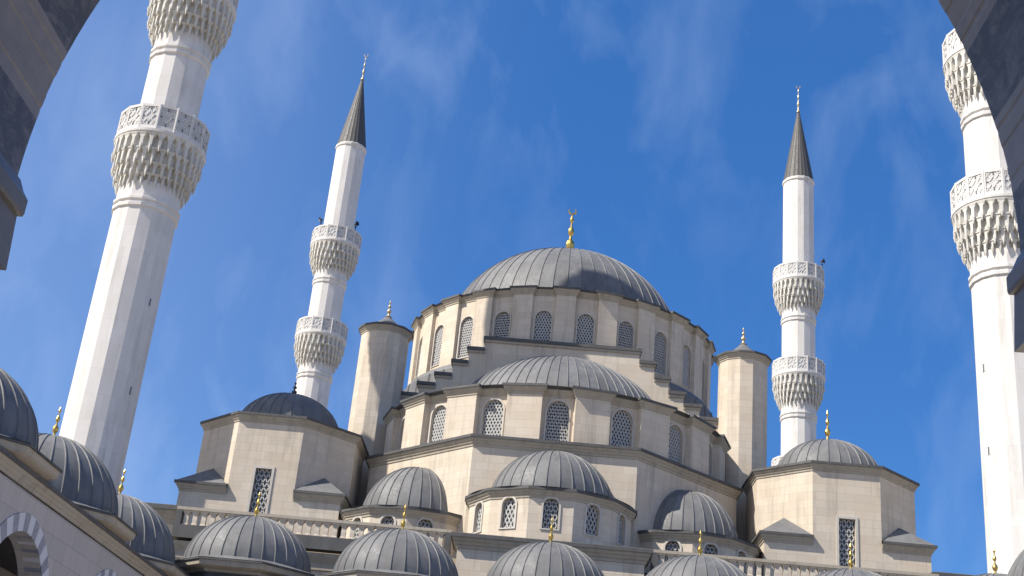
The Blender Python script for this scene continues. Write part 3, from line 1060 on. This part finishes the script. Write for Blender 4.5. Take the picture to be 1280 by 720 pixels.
wing(-1, 'shaded stone arcade with striped arch and three lead domes at the left edge', [(17.9, 51.9), (17.9, 43.7), (17.9, 35.5)])
wing(1, 'stone arcade with lead domes at the lower right edge', [(18.2, 52.4), (18.4, 44.2), (18.4, 36.0)])

# ------------------------------------------------------------------ entrance arcade the picture is taken through
EA = thing('entrance_arcade', 'dark striped marble arch in shade framing the view', 'arch', (-0.58, 5.55, -1.7))
XC = -0.58
HWA, RISE, ZSP = 2.685, 3.558, 3.05
BAY = 6.2
ew = MB()
for k in (-2, -1, 0, 1, 2):
    x = XC+k*BAY
    ol = arch_outline(HWA, ZSP-0.001, ZSP, RISE, 14)
    hl = [(-HWA, ZSP)]+ol[2:-2]+[(HWA, ZSP)]
    for (yy, flip) in ((6.0, False), (5.1, True)):
        P = lambda u, z: (x+u, yy, z)
        qd = []
        top = 8.3
        def add(a, b, c, d):
            ew.quad(*( (a, b, c, d) if not flip else (d, c, b, a) ))
        # faces: far side looks to +Y
        for i in range(len(hl)-1):
            a, b = hl[i], hl[i+1]
            add(P(b[0], b[1]), P(a[0], a[1]), P(a[0], top), P(b[0], top))
        add(P(-HWA, ZSP), P(-BAY/2, ZSP), P(-BAY/2, top), P(-HWA, top))
        add(P(BAY/2, ZSP), P(HWA, ZSP), P(HWA, top), P(BAY/2, top))
ew.box(XC-2.5*BAY, XC+2.5*BAY, 5.1, 6.0, 8.3, 8.9)
build('arcade_wall', ew, WINGSTONE, EA)
# striped soffit: voussoirs 7 degrees each, alternately dark and pale, moulded along their length
c_off = HWA-3.7
R_A = 3.7
amax = math.acos(abs(c_off)/R_A)
first = None
for k in (-2, -1, 0, 1, 2):
    x = XC+k*BAY
    Wd = T(x, 0, 0)
    if first is not None: dup(first, EA, Wd); continue
    q = MB()
    cuts = [0.0, 5.6, 12.6]
    while cuts[-1]+7 < math.degrees(amax)-3: cuts.append(cuts[-1]+7)
    cuts.append(math.degrees(amax))
    for s_ in (-1, 1):
        for i in range(len(cuts)-1):
            mi = i % 2
            sub = 5
            strips = [(0.0, 0.0)]
            a0, a1 = math.radians(cuts[i]), math.radians(cuts[i+1])
            prof = []
            if mi == 1:      # pale stone with rolled grooves near its edges
                for f_, d_ in ((0, 0), (0.10, 0), (0.13, 0.003), (0.17, 0.003), (0.20, 0.0), (0.34, 0.0), (0.37, 0.003), (0.62, 0.003), (0.65, 0.0), (0.80, 0.0), (0.83, 0.003), (0.87, 0.003), (0.9, 0), (1, 0)): prof.append((a0+(a1-a0)*f_, d_))
            else:
                for f_ in (0, 0.25, 0.5, 0.75, 1): prof.append((a0+(a1-a0)*f_, 0.0))
            pt = lambda a, d, o=0.0: (s_*(R_A*0+ (c_off) + (R_A+d+o)*math.cos(a)), ZSP+(R_A+d+o)*math.sin(a))
            for (aa, da_), (ab, db_) in zip(prof[:-1], prof[1:]):
                A_, B_ = pt(aa, da_-0.02), pt(ab, db_-0.02)
                A2, B2 = pt(aa, 0.5), pt(ab, 0.5)
                v3 = lambda p, y: (p[0], y, p[1])
                quadA = [v3(A_, 5.06), v3(A_, 6.04), v3(B_, 6.04), v3(B_, 5.06)]
                if s_ > 0: quadA = quadA[::-1]
                q.quad(*quadA, mi)
                fr = [v3(A_, 6.04), v3(A2, 6.04), v3(B2, 6.04), v3(B_, 6.04)]
                bk = [v3(A_, 5.06), v3(B_, 5.06), v3(B2, 5.06), v3(A2, 5.06)]
                if s_ > 0: fr = fr[::-1]; bk = bk[::-1]
                q.quad(*fr, mi); q.quad(*bk, mi)
                q.quad(v3(A2, 5.06), v3(B2, 5.06), v3(B2, 6.04), v3(A2, 6.04), mi)
    first = build('arch_ring', q, [DARKMARBLE, GREYMARBLE], EA, Wd)
# imposts, capitals and columns
cl = None
for k in range(-3, 3):
    x = XC+(k+0.5)*BAY
    hw = BAY/2-HWA          # half width of the pier between two openings
    Wd = T(x, 5.55, 0)
    if cl is None:
        q = MB()
        rect = lambda o, z: [(-hw-o, -0.49-o, z), (hw+o, -0.49-o, z), (hw+o, 0.49+o, z), (-hw-o, 0.49+o, z)]
        q.loft([rect(0.065, 2.53), rect(0.05, 2.845), rect(0.07, 2.85), rect(0.075, 2.87), rect(0.075, 2.95), rect(0.05, 2.99), rect(0.028, 3.049)], 0, True, True, True)
        cap_ = build('impost', q, IMPOST, EA, Wd)
        q = MB()
        q.lathe([(0.33, -1.4), (0.33, 1.75), (0.30, 1.76), (0.30, 1.85), (0.36, 1.9), (0.30, 2.0), (0.38, 2.48), (0.39, 2.528)], 24)
        q.box(-0.45, 0.45, -0.45, 0.45, -1.7, -1.45)
        col_ = build('column', q, GREYMARBLE, EA, Wd, smooth=35)
        cl = (cap_, col_)
    else:
        dup(cl[0], EA, Wd); dup(cl[1], EA, Wd)
q = MB(); q.box(XC-2.5*BAY, XC+2.5*BAY, -3.0, 5.09, 8.3, 8.9); build('roof', q, WINGSTONE, EA)
q = MB(); q.box(XC-2.5*BAY, XC+2.5*BAY, -3.5, -3.0, -1.7, 8.9); build('back_wall', q, WINGSTONE, EA)
for sx in (-1, 1):
    q = MB(); xx = XC+sx*2.5*BAY; a, b = sorted((xx, xx+sx*0.5)); q.box(a, b, -3.5, 6.0, -1.7, 8.9); build('end_wall', q, WINGSTONE, EA)
